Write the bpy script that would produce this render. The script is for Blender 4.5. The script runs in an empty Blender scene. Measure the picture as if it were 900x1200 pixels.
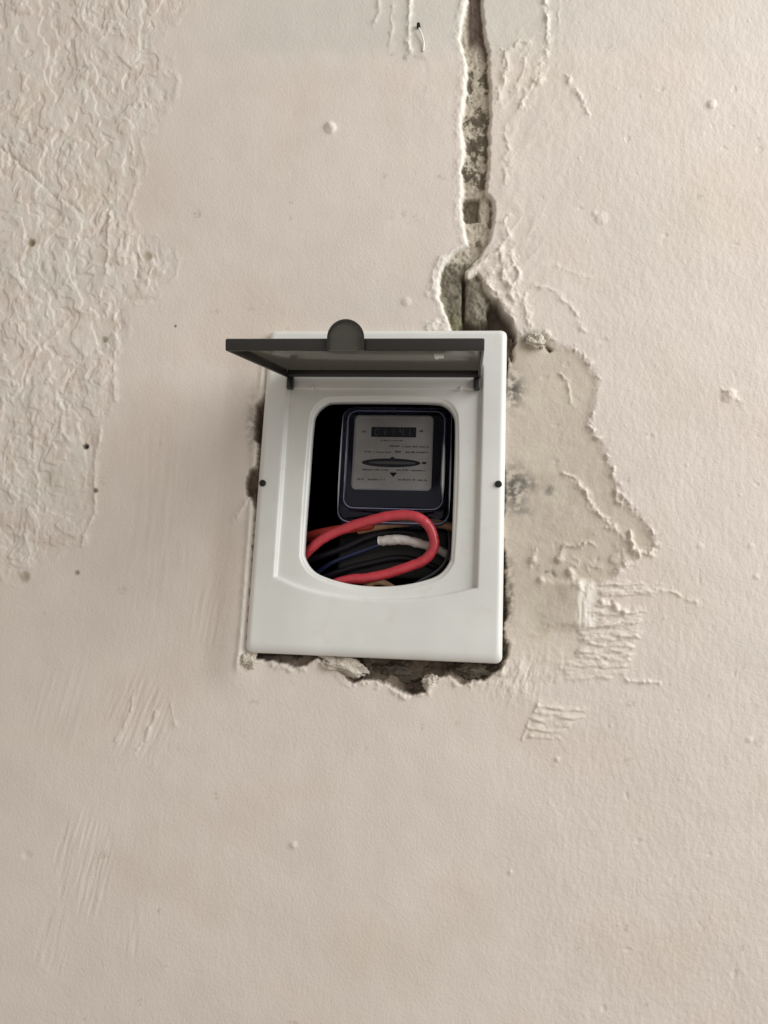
import bpy, bmesh, math
import numpy as np
from mathutils import Vector, Matrix, noise as mnoise

# ------------------------------------------------------------------ camera
sc = bpy.context.scene
F_PX, CX, CY = 907.546, 450.0, 600.0                # focal length for a 900 x 1200 frame
EYE = np.array([0.08853, -0.72076, -0.16369])
PITCH, YAW, ROLL = 0.18945, -0.11377, 0.04492
_cp, _sp, _cy, _sy = math.cos(PITCH), math.sin(PITCH), math.cos(YAW), math.sin(YAW)
FWD = np.array([_sy * _cp, _cy * _cp, _sp])
_r0 = np.array([_cy, -_sy, 0.0]); _u0 = np.cross(_r0, FWD)
RIGHT = math.cos(ROLL) * _r0 + math.sin(ROLL) * _u0
UP = -math.sin(ROLL) * _r0 + math.cos(ROLL) * _u0
cam_d = bpy.data.cameras.new('camera'); cam = bpy.data.objects.new('camera', cam_d)
sc.collection.objects.link(cam); sc.camera = cam
cam_d.sensor_fit = 'VERTICAL'; cam_d.sensor_height = 36.0; cam_d.lens = 36.0 * F_PX / 1200.0
cam_d.clip_start = 0.02; cam_d.clip_end = 50
m = Matrix.Identity(4)
for i in range(3):
    m[i][0], m[i][1], m[i][2], m[i][3] = RIGHT[i], UP[i], -FWD[i], EYE[i]
cam.matrix_world = m

# ------------------------------------------------------------------ light: one soft window to the right, a dim room round it
w = bpy.data.worlds.new('World'); sc.world = w; w.use_nodes = True
bg = w.node_tree.nodes['Background']
bg.inputs['Color'].default_value = (1.0, 0.945, 0.875, 1); bg.inputs['Strength'].default_value = 0.46
def window_light(name, loc, target, sx, sy, power, col):
    d = bpy.data.lights.new(name, 'AREA'); d.shape = 'RECTANGLE'; d.size = sx; d.size_y = sy
    d.energy = power; d.color = col
    o = bpy.data.objects.new(name, d); sc.collection.objects.link(o); o.location = loc
    o.rotation_euler = (Vector(target) - Vector(loc)).to_track_quat('-Z', 'Y').to_euler()
    return o
window_light('window_light', (1.95, -0.98, 0.88), (0.0, 0, 0.15), 1.8, 2.1, 75, (0.90, 0.955, 0.985))
sc.view_settings.view_transform = 'Standard'; sc.view_settings.look = 'None'
sc.view_settings.exposure = 0.0; sc.view_settings.gamma = 1.0; sc.view_settings.use_curve_mapping = False

# ------------------------------------------------------------------ helpers
COL = sc.collection
def lin(r, g, b):
    f = lambda c: (c / 255 / 12.92) if c / 255 <= 0.04045 else ((c / 255 + 0.055) / 1.055) ** 2.4
    return np.array([f(r), f(g), f(b)])
def mat(name, col, rough=0.5, spec=0.5, bump=None, coat=0.0, vary=0.0, vscale=40.0, metallic=0.0, trans=0.0):
    M = bpy.data.materials.new(name); M.use_nodes = True
    nt = M.node_tree; b = nt.nodes['Principled BSDF']
    b.inputs['Base Color'].default_value = (*col, 1); b.inputs['Roughness'].default_value = rough
    b.inputs['Specular IOR Level'].default_value = spec; b.inputs['Coat Weight'].default_value = coat
    b.inputs['Metallic'].default_value = metallic; b.inputs['Transmission Weight'].default_value = trans
    tc = nt.nodes.new('ShaderNodeTexCoord')
    if vary:
        n = nt.nodes.new('ShaderNodeTexNoise'); n.inputs['Scale'].default_value = vscale; n.inputs['Detail'].default_value = 6
        nt.links.new(tc.outputs['Object'], n.inputs['Vector'])
        r = nt.nodes.new('ShaderNodeValToRGB')
        r.color_ramp.elements[0].position = 0.3; r.color_ramp.elements[1].position = 0.75
        r.color_ramp.elements[0].color = (*[c * (1 - vary) for c in col], 1); r.color_ramp.elements[1].color = (*[min(1, c * (1 + vary * .6)) for c in col], 1)
        nt.links.new(n.outputs['Fac'], r.inputs['Fac']); nt.links.new(r.outputs['Color'], b.inputs['Base Color'])
    if bump:
        n2 = nt.nodes.new('ShaderNodeTexNoise'); n2.inputs['Scale'].default_value = bump[0]; n2.inputs['Detail'].default_value = 5
        nt.links.new(tc.outputs['Object'], n2.inputs['Vector'])
        bp = nt.nodes.new('ShaderNodeBump'); bp.inputs['Strength'].default_value = bump[1]; bp.inputs['Distance'].default_value = bump[2]
        nt.links.new(n2.outputs['Fac'], bp.inputs['Height']); nt.links.new(bp.outputs['Normal'], b.inputs['Normal'])
    return M
def mesh_obj(name, verts, faces, material, parent=None, smooth=True):
    me = bpy.data.meshes.new(name); me.from_pydata([tuple(map(float, v)) for v in verts], [], faces)
    me.validate(); me.update()
    if smooth: me.polygons.foreach_set('use_smooth', [True] * len(me.polygons))
    o = bpy.data.objects.new(name, me); COL.objects.link(o)
    if material: me.materials.append(material)
    if parent: o.parent = parent
    return o
def bm_obj(name, bm, material, parent=None, smooth=False, autos=None):
    bmesh.ops.recalc_face_normals(bm, faces=bm.faces)
    me = bpy.data.meshes.new(name); bm.to_mesh(me); bm.free()
    if smooth: me.polygons.foreach_set('use_smooth', [True] * len(me.polygons))
    if autos is not None: me.set_sharp_from_angle(angle=math.radians(autos))
    o = bpy.data.objects.new(name, me); COL.objects.link(o); me.materials.append(material)
    if parent: o.parent = parent
    return o
def box_bm(cx, cy, cz, sx, sy, sz, bevel=0.0, seg=2):
    bm = bmesh.new(); bmesh.ops.create_cube(bm, size=1.0)
    bmesh.ops.scale(bm, vec=(sx, sy, sz), verts=bm.verts); bmesh.ops.translate(bm, vec=(cx, cy, cz), verts=bm.verts)
    if bevel: bmesh.ops.bevel(bm, geom=list(bm.edges), offset=bevel, segments=seg, affect='EDGES', profile=0.5)
    return bm
def empty(name, loc=(0, 0, 0)):
    o = bpy.data.objects.new(name, None); COL.objects.link(o); o.location = loc; o.empty_display_size = 0.05
    return o
def tag(o, label, cat, group=None, kind=None):
    if label: o['label'] = label
    if cat: o['category'] = cat
    if group: o['group'] = group
    if kind: o['kind'] = kind
    return o
def at(u, v, Y):                                    # survey: sighting (u, v) met by the plane y = Y, in metres
    d = RIGHT * (u - CX) / F_PX - UP * (v - CY) / F_PX + FWD
    t = (Y - EYE[1]) / d[1]; p = EYE + t * d
    return np.array([p[0], Y, p[2]])
def catmull(P, n):
    P = np.asarray(P, float); out = []
    Q = np.vstack([2 * P[0] - P[1], P, 2 * P[-1] - P[-2]])
    for i in range(1, len(Q) - 2):
        for t in np.linspace(0, 1, n, endpoint=False):
            a, b, c, d = Q[i - 1], Q[i], Q[i + 1], Q[i + 2]
            out.append(0.5 * ((2 * b) + (-a + c) * t + (2 * a - 5 * b + 4 * c - d) * t * t + (-a + 3 * b - 3 * c + d) * t ** 3))
    out.append(Q[-2]); return np.array(out)
def tube(name, P, r, material, parent=None, seg=14, n=8, wob=0.0, flat=1.0):
    pts = catmull(P, n); N = len(pts)
    rad = r if np.ndim(r) else np.full(N, r)
    rad = np.interp(np.linspace(0, 1, N), np.linspace(0, 1, len(rad)), rad)
    V, Fc = [], []; ref = np.array([0, 1.0, 0.05]); ref /= np.linalg.norm(ref)
    for i in range(N):
        t = pts[min(i + 1, N - 1)] - pts[max(i - 1, 0)]; t /= np.linalg.norm(t)
        a = np.cross(t, ref); a /= np.linalg.norm(a); b = np.cross(t, a)
        for k in range(seg):
            th = 2 * math.pi * k / seg
            rr = rad[i] * (1 + wob * mnoise.noise(Vector((i * .35, math.cos(th) * 1.3, math.sin(th) * 1.3))))
            V.append(pts[i] + rr * (math.cos(th) * a + flat * math.sin(th) * b))
    for i in range(N - 1):
        for k in range(seg):
            k2 = (k + 1) % seg
            Fc.append((i * seg + k, i * seg + k2, (i + 1) * seg + k2, (i + 1) * seg + k))
    Fc.append(tuple(range(seg))); Fc.append(tuple((N - 1) * seg + k for k in range(seg - 1, -1, -1)))
    return mesh_obj(name, V, Fc, material, parent)

# ---- numpy noise
_rs = np.random.RandomState(3); _PERM = _rs.permutation(4096).astype(np.int32); _ga = (_rs.rand(4096) * 2 * math.pi).astype(np.float32)
_GX, _GY = np.cos(_ga), np.sin(_ga)
def gnoise(x, y, seed=0):
    x = np.asarray(x, np.float32); y = np.asarray(y, np.float32)
    x0 = np.floor(x); y0 = np.floor(y); fx = x - x0; fy = y - y0
    x0 = x0.astype(np.int32) + seed * 57; y0 = y0.astype(np.int32) + seed * 131
    pa = _PERM[x0 & 4095]; pb = _PERM[(x0 + 1) & 4095]
    def g(p, dx, dy):
        k = _PERM[(p + y0 + dy) & 4095]
        return _GX[k] * (fx - dx) + _GY[k] * (fy - dy)
    u = fx * fx * fx * (fx * (fx * 6 - 15) + 10); v = fy * fy * fy * (fy * (fy * 6 - 15) + 10)
    a = g(pa, 0, 0); a += (g(pb, 1, 0) - a) * u; b = g(pa, 0, 1); b += (g(pb, 1, 1) - b) * u
    return (a + (b - a) * v) * np.float32(1.5)
def fbm(x, y, s, oct=4, seed=0, gain=0.5, sy=None):
    sy = sy or s; a = 1.0; out = 0.0; tot = 0.0
    for o in range(oct):
        out = out + a * gnoise(x / s * 2 ** o + 17.3 * o, y / sy * 2 ** o - 9.1 * o, seed + o * 7); tot += a; a *= gain
    return out / tot
def sstep(a, b, x):
    t = np.clip((x - a) / (b - a), 0, 1); return t * t * (3 - 2 * t)
def seg_dist(u, v, pts, closed=False):
    d = np.full(u.shape, 1e9); pts = np.asarray(pts, float); n = len(pts)
    for i in range(n if closed else n - 1):
        a, b = pts[i], pts[(i + 1) % n]; ab = b - a
        t = np.clip(((u - a[0]) * ab[0] + (v - a[1]) * ab[1]) / (ab @ ab), 0, 1)
        d = np.minimum(d, (u - a[0] - t * ab[0]) ** 2 + (v - a[1] - t * ab[1]) ** 2)
    return np.sqrt(d)
def poly_sd(u, v, pts):                              # > 0 inside
    pts = np.asarray(pts, float); ins = np.zeros(u.shape, bool); n = len(pts)
    for i in range(n):
        (x1, y1), (x2, y2) = pts[i], pts[(i + 1) % n]
        if y1 == y2: continue
        c = ((y1 > v) != (y2 > v)) & (u < (x2 - x1) * (v - y1) / (y2 - y1) + x1); ins ^= c
    d = seg_dist(u, v, pts, True)
    return np.where(ins, d, -d)

# ------------------------------------------------------------------ wall (relief of the old plaster, chased and broken)
YW = 0.010
def axis(lo, hi, step, far):
    core = np.arange(lo, hi + step / 2, step); out = []; s = step; x = lo
    while x > -far: s *= 1.35; x -= s; out.append(x)
    left = out[::-1]; out = []; s = step; x = core[-1]
    while x < far: s *= 1.35; x += s; out.append(x)
    return np.concatenate([left, core, out])
xs = axis(-0.50, 0.405, 0.00092, 2.6); zs = axis(-0.52, 0.605, 0.00092, 2.6)
X, Z = np.meshgrid(xs, zs)
# plan coordinates of the wall drawing (about 0.8 mm a unit), a plane-to-plane map of x, z
dx, dy, dz = X - EYE[0], YW - EYE[1], Z - EYE[2]
dep = dx * FWD[0] + dy * FWD[1] + dz * FWD[2]; dep = np.maximum(dep, 0.15)
U = CX + F_PX * (dx * RIGHT[0] + dy * RIGHT[1] + dz * RIGHT[2]) / dep
V = CY - F_PX * (dx * UP[0] + dy * UP[1] + dz * UP[2]) / dep
U = np.clip(U, -2500, 3500).astype(np.float32); V = np.clip(V, -2500, 3500).astype(np.float32)

CREAM = lin(217, 203, 192); PUTTY = lin(218, 206, 192); TAN = lin(188, 173, 154); GREY = lin(198, 196, 184)
DARK = lin(64, 54, 42); CEMENT = lin(126, 117, 100); HOLE = lin(122, 106, 92); WHITE = lin(228, 222, 210); BROWN = lin(84, 64, 56)
H = np.zeros(U.shape, np.float32); C = np.empty(U.shape + (3,), np.float32); C[:] = CREAM
FULL = dict(U=U, V=V, H=H, C=C, X=X, Z=Z)
def focus(u0=None, u1=None, v0=None, v1=None):       # work on one rectangle of the wall (views into the full sheet)
    global U, V, H, C, X, Z
    if u0 is None: sl = (slice(None), slice(None))
    else:
        k = (FULL['U'] > u0) & (FULL['U'] < u1) & (FULL['V'] > v0) & (FULL['V'] < v1)
        r = np.where(k.any(1))[0]; c = np.where(k.any(0))[0]; sl = (slice(r[0], r[-1] + 1), slice(c[0], c[-1] + 1))
    U, V, H, C, X, Z = (FULL[q][sl] for q in ('U', 'V', 'H', 'C', 'X', 'Z'))
    return sl
def paint(mask, col):
    mask = np.asarray(mask, np.float32)
    for q in range(3): C[..., q] += mask * (np.float32(col[q]) - C[..., q])

right = sstep(560, 680, U + 40 * fbm(U, V, 130, 3, 5))
RIGHT_M = right; low = fbm(U, V, 260, 3, 1); mid = fbm(U, V, 70, 3, 2)
H += 0.0016 * low + 0.0005 * mid
stip = fbm(U, V, 6.5, 3, 3, .6, 11.0); STIP_M = stip
H += stip * (0.00007 + 0.00021 * right + 0.00005 * sstep(0, .4, mid)) + 0.00010 * right * fbm(U, V, 16, 2, 9, .5, 24)
# brush strokes of the filler, near vertical, left of the box and below it
strk = fbm(U + 0.12 * V, V, 5.0, 3, 11, .55, 60)
sm = np.exp(-(((U - 215) / 130) ** 2 + ((V - 640) / 230) ** 2)) + .6 * np.exp(-(((U - 120) / 120) ** 2 + ((V - 960) / 200) ** 2))
H += 0.00010 * strk * np.clip(sm, 0, 1)
# tiny grit and pits over the whole wall
g = gnoise(U / 9.0, V / 9.0, 41); H += 0.00034 * sstep(.74, .92, g) * (.10 + right)
g2 = gnoise(U / 14.0 + 5, V / 14.0, 42); H -= 0.0005 * sstep(.68, .85, g2) * (.2 + .8 * right)
g3 = gnoise(U / 22.0 + 5, V / 22.0, 43); paint(.35 * sstep(.70, .8, g3) * sstep(.3, .6, fbm(U, V, 4, 2, 44) + .4), lin(150, 140, 122))
# pigment drift of the distemper
paint(.30 * sstep(-.2, .5, fbm(U, V, 210, 3, 51)), lin(214, 203, 192)); paint(.22 * sstep(0, .5, fbm(U, V, 150, 3, 52)), lin(206, 190, 166))

# rough, re-plastered area on the left
ROUGH = [(-400, -400), (260, -400), (232, -30), (222, 8), (196, 40), (188, 58), (203, 70), (206, 110), (188, 145), (165, 165), (172, 195), (152, 225), (160, 265),
         (180, 275), (210, 290), (204, 322), (188, 350), (158, 362), (150, 392), (138, 420), (134, 470), (118, 505), (112, 560), (110, 600), (98, 640), (72, 650), (40, 668), (20, 690), (-20, 660), (-400, 640)]
focus(-500, 300, -450, 760)
wu = U + 9 * fbm(U, V, 22, 4, 61, .6); wv = V + 9 * fbm(U, V, 22, 4, 62, .6)
sdr = poly_sd(wu, wv, ROUGH); mr = sstep(-3, 22.0, sdr + 15 * fbm(U, V, 16, 4, 60, .65, 28)) * sstep(-.55, -.1, fbm(U, V, 38, 3, 54, .6, 60) + sstep(10, 60, sdr) * .4); mr_in = sstep(0, 40, sdr)
du = 16 * fbm(U, V, 40, 3, 56, .55); dv = 22 * fbm(U, V, 48, 3, 57, .55); amp = np.clip(.75 + 1.5 * fbm(U, V, 75, 3, 55, .55), .12, 1.5)
ter = fbm(U + du, V + dv, 46, 4, 63, .55, 66) * 3.4
terr = np.floor(ter) + sstep(.72, 1.0, ter - np.floor(ter))
rid = 1 - np.abs(fbm(U + du * .6, V + dv * .6, 15, 4, 64, .6, 26)) * 2.4
H += mr * (0.0002 + 0.00095 * terr + amp * (0.00050 * rid + 0.00065 * fbm(U, V, 8, 3, 65, .6, 12)) + .0012 * fbm(U, V, 34, 3, 58, .6, 50))
H += 0.0005 * np.exp(-(sdr / 3.0) ** 2) * sstep(-.2, .4, fbm(U, V, 18, 2, 66))
paint(.55 * mr * sstep(-.1, .4, fbm(U, V, 30, 4, 67, .6)), lin(218, 211, 200)); paint(.40 * mr * sstep(.05, .5, fbm(U, V, 24, 4, 68, .6)), lin(196, 176, 156))
paint(.35 * mr * sstep(.1, .5, fbm(U, V, 120, 3, 69)), lin(203, 202, 188))
focus()
def ridge(pts, wid, h, jit=3.0, seed=0, asym=0.0, col=None, amt=1.0):
    p = np.asarray(pts, float); lo = p.min(0) - 6 * wid - 12; hi = p.max(0) + 6 * wid + 12
    s = (U > lo[0]) & (U < hi[0]) & (V > lo[1]) & (V < hi[1])
    if not s.any(): return
    u, v = U[s], V[s]
    ju = jit * (fbm(u, v, 9, 3, 100 + seed, .6) + 1.2 * fbm(u, v, 24, 2, 103 + seed)); jv = jit * (fbm(u, v, 9, 3, 101 + seed, .6) + 1.2 * fbm(u, v, 24, 2, 104 + seed))
    d = seg_dist(u + ju, v + jv, p); wd = wid * (1 + .9 * fbm(u, v, 13, 2, 105 + seed))
    k = np.exp(-(d / np.maximum(wd, .5)) ** 1.35) * np.clip(.65 + 1.5 * fbm(u, v, 15, 3, 102 + seed, .6), 0, 1.6)
    H[s] += 1.25 * h * k
    if col is not None: C[s] += (amt * np.clip(k, 0, 1))[:, None] * (np.asarray(col) - C[s])
def blob(u0, v0, r, h, ru=None, col=None, pit=False):
    d2 = ((U - u0) / (ru or r)) ** 2 + ((V - v0) / r) ** 2
    s = d2 < 6; k = np.clip(1 - d2[s], 0, 1) ** .8 * .7 + .3 * np.exp(-d2[s] * 1.2)
    k *= np.clip(.9 + .7 * fbm(U[s], V[s], r * 1.6, 3, int(u0), .5), 0, 2); H[s] += h * k
    if col is not None: C[s] += (np.exp(-d2[s] ** 2))[:, None] * (np.asarray(col) - C[s])
for i, (pts, h) in enumerate([([(0, 172), (30, 198), (60, 225), (95, 250)], -.0014), ([(88, 282), (112, 274), (124, 258), (128, 244)], -.0022), ([(128, 248), (128, 290), (124, 318)], .0012), ([(68, 345), (95, 320), (130, 305), (155, 300)], .0010),
                               ([(25, 465), (45, 410), (80, 375), (125, 350)], .0010), ([(68, 480), (80, 440), (100, 420), (125, 395)], -.0012), ([(70, 470), (72, 505), (85, 520)], .0012), ([(40, 480), (40, 540), (44, 590)], .0009),
                               ([(118, 500), (112, 540), (110, 600), (96, 640)], .0010), ([(155, 180), (160, 215), (150, 245)], .0009), ([(160, 300), (162, 320), (160, 324)], -.0020), ([(0, 620), (40, 632), (95, 640)], .0007), ([(135, 370), (136, 420), (132, 470)], .0011)]):
    ridge(pts, 2.4, h, 3, 200 + i * 5)
for u0, v0, r, h, c in [(37, 285, 5, -.002, lin(138, 122, 98)), (28, 676, 7, -.0014, lin(176, 164, 146)), (100, 523, 3.6, -.003, lin(50, 42, 36)), (122, 398, 4, -.0014, lin(165, 152, 134)), (172, 300, 6, -.0012, lin(180, 166, 148)),
                        (55, 312, 7, .0018, None), (20, 330, 9, .0015, None), (112, 575, 3, -.0015, lin(110, 96, 84)), (205, 382, 1.6, -.001, lin(120, 108, 94)), (90, 671, 3, -.001, lin(150, 136, 120))]:
    blob(u0, v0, r, h, None, c)

# upper strip: older, greener coat behind a shallow step, with runs of white filler
st = sstep(80, 46, V + 14 * fbm(U, V, 60, 3, 71)) * sstep(200, 330, U) * (1 - .0 * U)
H -= 0.0009 * st; paint(.45 * st * sstep(760, 560, U) + .15 * st * sstep(560, 760, U), GREY)
paint(.5 * np.exp(-((V - 67) / 4.0) ** 2) * np.exp(-((U - 470) / 26) ** 2) * sstep(-.1, .3, fbm(U, V, 8, 3, 72)), lin(110, 104, 96))
ridge([(481, -40), (480, 20), (478, 58)], 2.6, .0022, 2, 1, col=WHITE); ridge([(441, -10), (444, 14), (438, 30)], 2.0, .0009, 2, 2); ridge([(460, 5), (457, 60)], 2, .0008, 2, 3)
ridge([(637, -60), (640, 20), (641, 50), (636, 78)], 3.0, .0030, 2, 4, col=WHITE); ridge([(656, -40), (655, 40)], 1.6, .0007, 2, 5); ridge([(636, 78), (628, 95), (606, 128)], 3.0, .0016, 5, 6, col=PUTTY)
ridge([(664, 90), (676, 108), (682, 120), (692, 136)], 2.2, .0016, 4, 7); ridge([(622, 50), (608, 50), (596, 62), (590, 100)], 3.0, .0012, 5, 8)
# filler smears beside the chase
mp = np.exp(-(((U - 612) / 46) ** 2 + ((V - 110) / 85) ** 2)) + np.exp(-(((U - 600) / 40) ** 2 + ((V - 290) / 75) ** 2)); mp = np.clip(mp, 0, 1)
H += mp * (0.0006 * fbm(U, V, 22, 4, 73, .6, 34) + 0.0006 * np.clip(1 - 3 * np.abs(fbm(U + .5 * V, V, 26, 2, 74, .5, 40)), 0, 1)); paint(.6 * mp * sstep(-.3, .3, fbm(U, V, 34, 3, 75)), PUTTY)
mq = np.exp(-(((U - 500) / 30) ** 2 + ((V - 100) / 60) ** 2)); H += mq * 0.0005 * fbm(U, V, 14, 4, 76, .6, 22)
ridge([(524, 395), (518, 380), (500, 384)], 3.5, .002, 4, 9, col=WHITE)
ridge([(628, 336), (652, 340), (668, 356), (684, 388)], 3.0, .0009, 4, 10); ridge([(606, 318), (604, 338), (602, 352)], 3.0, .0016, 4, 11, col=WHITE); ridge([(650, 310), (672, 320), (690, 326)], 3.0, .0005, 5, 12)
# small dabs and drips
for u0, v0, r, h in [(387, 150, 7.5, .0034), (834, 122, 6.0, .0024), (854, 464, 9, .0026), (705, 256, 8, .0014), (697, 250, 4, .0008), (476, 354, 6, .0013), (344, 990, 5, .0012), (653, 890, 3.5, .0011), (878, 867, 4, .0008), (820, 640, 4, .0008), (880, 640, 4, .0009), (886, 676, 4, .0008), (780, 276, 3, -.0008), (598, 1022, 3, .0008), (32, 1002, 6, -.0007)]:
    blob(u0, v0, r, h)
ridge([(848, 458), (862, 460), (864, 470)], 2.0, .0012, 2, 13)
paint(.45 * np.exp(-(((U - 474) / 18) ** 2 + ((V - 254) / 6) ** 2)) * sstep(0, .3, fbm(U, V, 7, 3, 77)), lin(140, 130, 120))
# scratched filler, lower left
def hatch(cu, cv, ru, rv, ang, per, amp, seed):
    s = (np.abs(U - cu) < 2.2 * ru) & (np.abs(V - cv) < 2.2 * rv); u, v = U[s] - cu, V[s] - cv
    mk = sstep(1.25, .55, np.sqrt((u / ru) ** 2 + (v / rv) ** 2) + .35 * fbm(u, v, 22, 3, seed))
    a = math.radians(ang); q = (u * math.cos(a) + v * math.sin(a)); p2 = -u * math.sin(a) + v * math.cos(a)
    H[s] += amp * mk * fbm(q, p2, per, 2, seed + 3, .5, per * 11)
hatch(160, 845, 36, 60, 22, 6, .0007, 301); hatch(98, 1010, 36, 66, 14, 5, .0006, 302); hatch(62, 1105, 22, 40, 12, 6, .0005, 303); hatch(155, 1090, 14, 34, 8, 6, .0005, 304)
hatch(245, 720, 24, 50, 12, 6, .0004, 305); hatch(70, 820, 40, 60, 16, 8, .0003, 306); hatch(190, 600, 40, 120, 6, 7, .0003, 307)
ridge([(182, 836), (172, 862), (158, 884)], 2.0, .0010, 2, 14); ridge([(160, 808), (150, 840), (136, 868)], 1.8, .0008, 2, 15); ridge([(200, 825), (206, 850)], 2, .0006, 2, 16)

# the patch broken away to the right of the box
BREAK = [(560, 392), (600, 388), (622, 394), (640, 390), (652, 402), (672, 408), (690, 426), (701, 442), (698, 468), (690, 498), (702, 514), (713, 534), (718, 556), (726, 574), (738, 592), (752, 606), (766, 628), (772, 646), (748, 652), (724, 664), (716, 680), (690, 690), (684, 740), (676, 790), (640, 806), (604, 806), (560, 820)]
sl = focus(480, 860, 330, 890); right = RIGHT_M[sl]; stip = STIP_M[sl]
wu = U + 5 * fbm(U, V, 12, 4, 81, .65); wv = V + 5 * fbm(U, V, 12, 4, 82, .65)
sb = poly_sd(wu, wv, BREAK)
edge_fade = sstep(820, 690, V)
mb = sstep(-3.0, 8.0, sb)
H += (mb * (-0.0013 * edge_fade - .0002) + 0.0030 * np.exp(-np.abs((sb + .5) / 2.6) ** 1.4) * sstep(.0, .5, fbm(U, V, 11, 3, 83, .6)) * sstep(385, 420, V + .3 * U - 170) * sstep(700, 660, V))
H -= mb * 0.00012 * right * stip
paint(.70 * mb * sstep(800, 700, V), TAN); paint(.45 * mb * sstep(0, .5, fbm(U, V, 60, 4, 84)), lin(213, 202, 180)); paint(.35 * mb * sstep(.1, .5, fbm(U, V, 26, 4, 85)) * sstep(520, 600, V), lin(176, 158, 134))
H += mb * 0.0006 * fbm(U, V, 50, 4, 86, .5) + mb * .0003 * fbm(U, V, 11, 3, 87, .6)
ridge([(656, 438), (664, 452), (672, 476)], 2.4, .0012, 3, 21); ridge([(660, 552), (676, 568), (688, 578), (698, 598), (720, 618), (738, 636), (748, 650)], 2.6, .0022, 4, 22, col=PUTTY)
ridge([(722, 574), (730, 582), (728, 590), (720, 586), (722, 574)], 2.0, .0018, 3, 23); ridge([(738, 622), (742, 646), (760, 650), (770, 640)], 3.2, .0026, 3, 24, col=PUTTY); ridge([(726, 648), (738, 660), (724, 668)], 4, .0018, 4, 25)
ridge([(655, 655), (660, 642), (695, 636)], 2.0, .0016, 4, 26); ridge([(622, 665), (626, 652), (628, 640)], 3, .0016, 4, 27); ridge([(632, 668), (645, 668), (650, 674)], 2.4, -.0014, 4, 28, col=lin(130, 118, 100)); ridge([(666, 668), (676, 680), (682, 692)], 3.4, .0022, 3, 29, col=PUTTY)
ridge([(672, 652), (680, 656), (678, 664), (670, 660)], 1.8, .0012, 2, 30); ridge([(690, 668), (688, 660), (704, 668)], 2.0, .0010, 3, 31)
for u0, v0, r, h in [(634, 680, 5, .0028), (656, 655, 6, .0030), (668, 670, 5, .0030), (624, 656, 5, .0022), (720, 655, 7, .0020), (700, 655, 3, -.0012), (705, 705, 4, .0028), (722, 712, 5, .0032), (731, 718, 4, .0028), (716, 706, 3, -.0022)]:
    blob(u0, v0, r, h)
# filler dragged by the trowel: comb, steps and lines
def steps(poly, slope, per, amp, seed, warp=3.0):
    p = np.asarray(poly, float); s = (U > p[:, 0].min() - 20) & (U < p[:, 0].max() + 20) & (V > p[:, 1].min() - 20) & (V < p[:, 1].max() + 20)
    u, v = U[s], V[s]; sd = poly_sd(u + 14 * fbm(u, v, 16, 3, seed, .6, 9), v + 8 * fbm(u, v, 14, 3, seed + 1), poly); mk = sstep(-3, 7, sd)
    ph = (v - slope * u + warp * (fbm(u, v, 40, 2, seed + 2) * 2.5 + fbm(u, v, 12, 2, seed + 8))) / per; fr = ph - np.floor(ph)
    va = np.clip(.7 + 1.6 * fbm(u, v, 22, 3, seed + 6, .6, 9), 0, 1.6)
    H[s] += mk * amp * (va * (sstep(0, .78, fr) * (1 - sstep(.80, 1, fr)) - .3) + .7 * fbm(u, v, 16, 3, seed + 4, .6, 5)) + .0006 * mk
    C[s] += (.55 * mk)[:, None] * (PUTTY - C[s])
steps([(704, 680), (770, 684), (776, 690), (764, 698), (706, 702), (700, 692)], -.02, 13, .0022, 401, 1)
steps([(694, 704), (756, 714), (750, 742), (744, 770), (700, 782), (676, 770), (682, 734)], -.10, 15, .0021, 404)
steps([(660, 770), (742, 766), (740, 788), (690, 800), (650, 796)], -.10, 14, .0012, 407)
steps([(632, 822), (684, 830), (680, 846), (650, 868), (612, 866)], .11, 9.5, .0013, 410, 1.5)
ridge([(768, 690), (790, 694), (806, 704), (815, 706)], 1.8, .0010, 2, 32); ridge([(732, 794), (738, 798), (772, 800)], 1.8, .0013, 2, 33); ridge([(632, 822), (622, 842), (612, 866)], 1.6, .0010, 2, 34)
s = (U > 600) & (U < 715) & (V > 660) & (V < 760); u, v = U[s], V[s]
vm_ = sstep(676, 686, v + 3 * fbm(u, v, 9, 3, 418)) * sstep(742, 728, v + 3 * fbm(u, v, 9, 3, 419)); edge = 675 + 1.5 * fbm(u * 0, v, 12, 2, 417)
H[s] += vm_ * (.0040 * np.where(u < edge, sstep(edge - 55, edge, u), sstep(edge + 24, edge, u)) + .0012 * sstep(edge - 1, edge + 2, u) * sstep(edge + 26, edge + 18, u) * fbm(u, v, 5, 2, 420, .5, 50))
k = vm_ * sstep(edge - 1, edge + 2, u) * sstep(edge + 26, edge + 18, u); C[s] += (.45 * k)[:, None] * (WHITE - C[s])  # white filler comb; light on its right-hand face also put into the colour
s = (U > 560) & (U < 700) & (V > 740) & (V < 850); u, v = U[s], V[s]; mk = np.clip(np.exp(-(((u - 605) / 34) ** 2 + ((v - 795) / 22) ** 2)) * 1.3, 0, 1)
H[s] += mk * (.0016 * fbm(u + .3 * v, v, 7, 3, 421, .6, 18) + .0006); C[s] += (.6 * mk)[:, None] * (PUTTY - C[s])
hatch(640, 780, 34, 26, 4, 9, .0007, 430)
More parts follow.
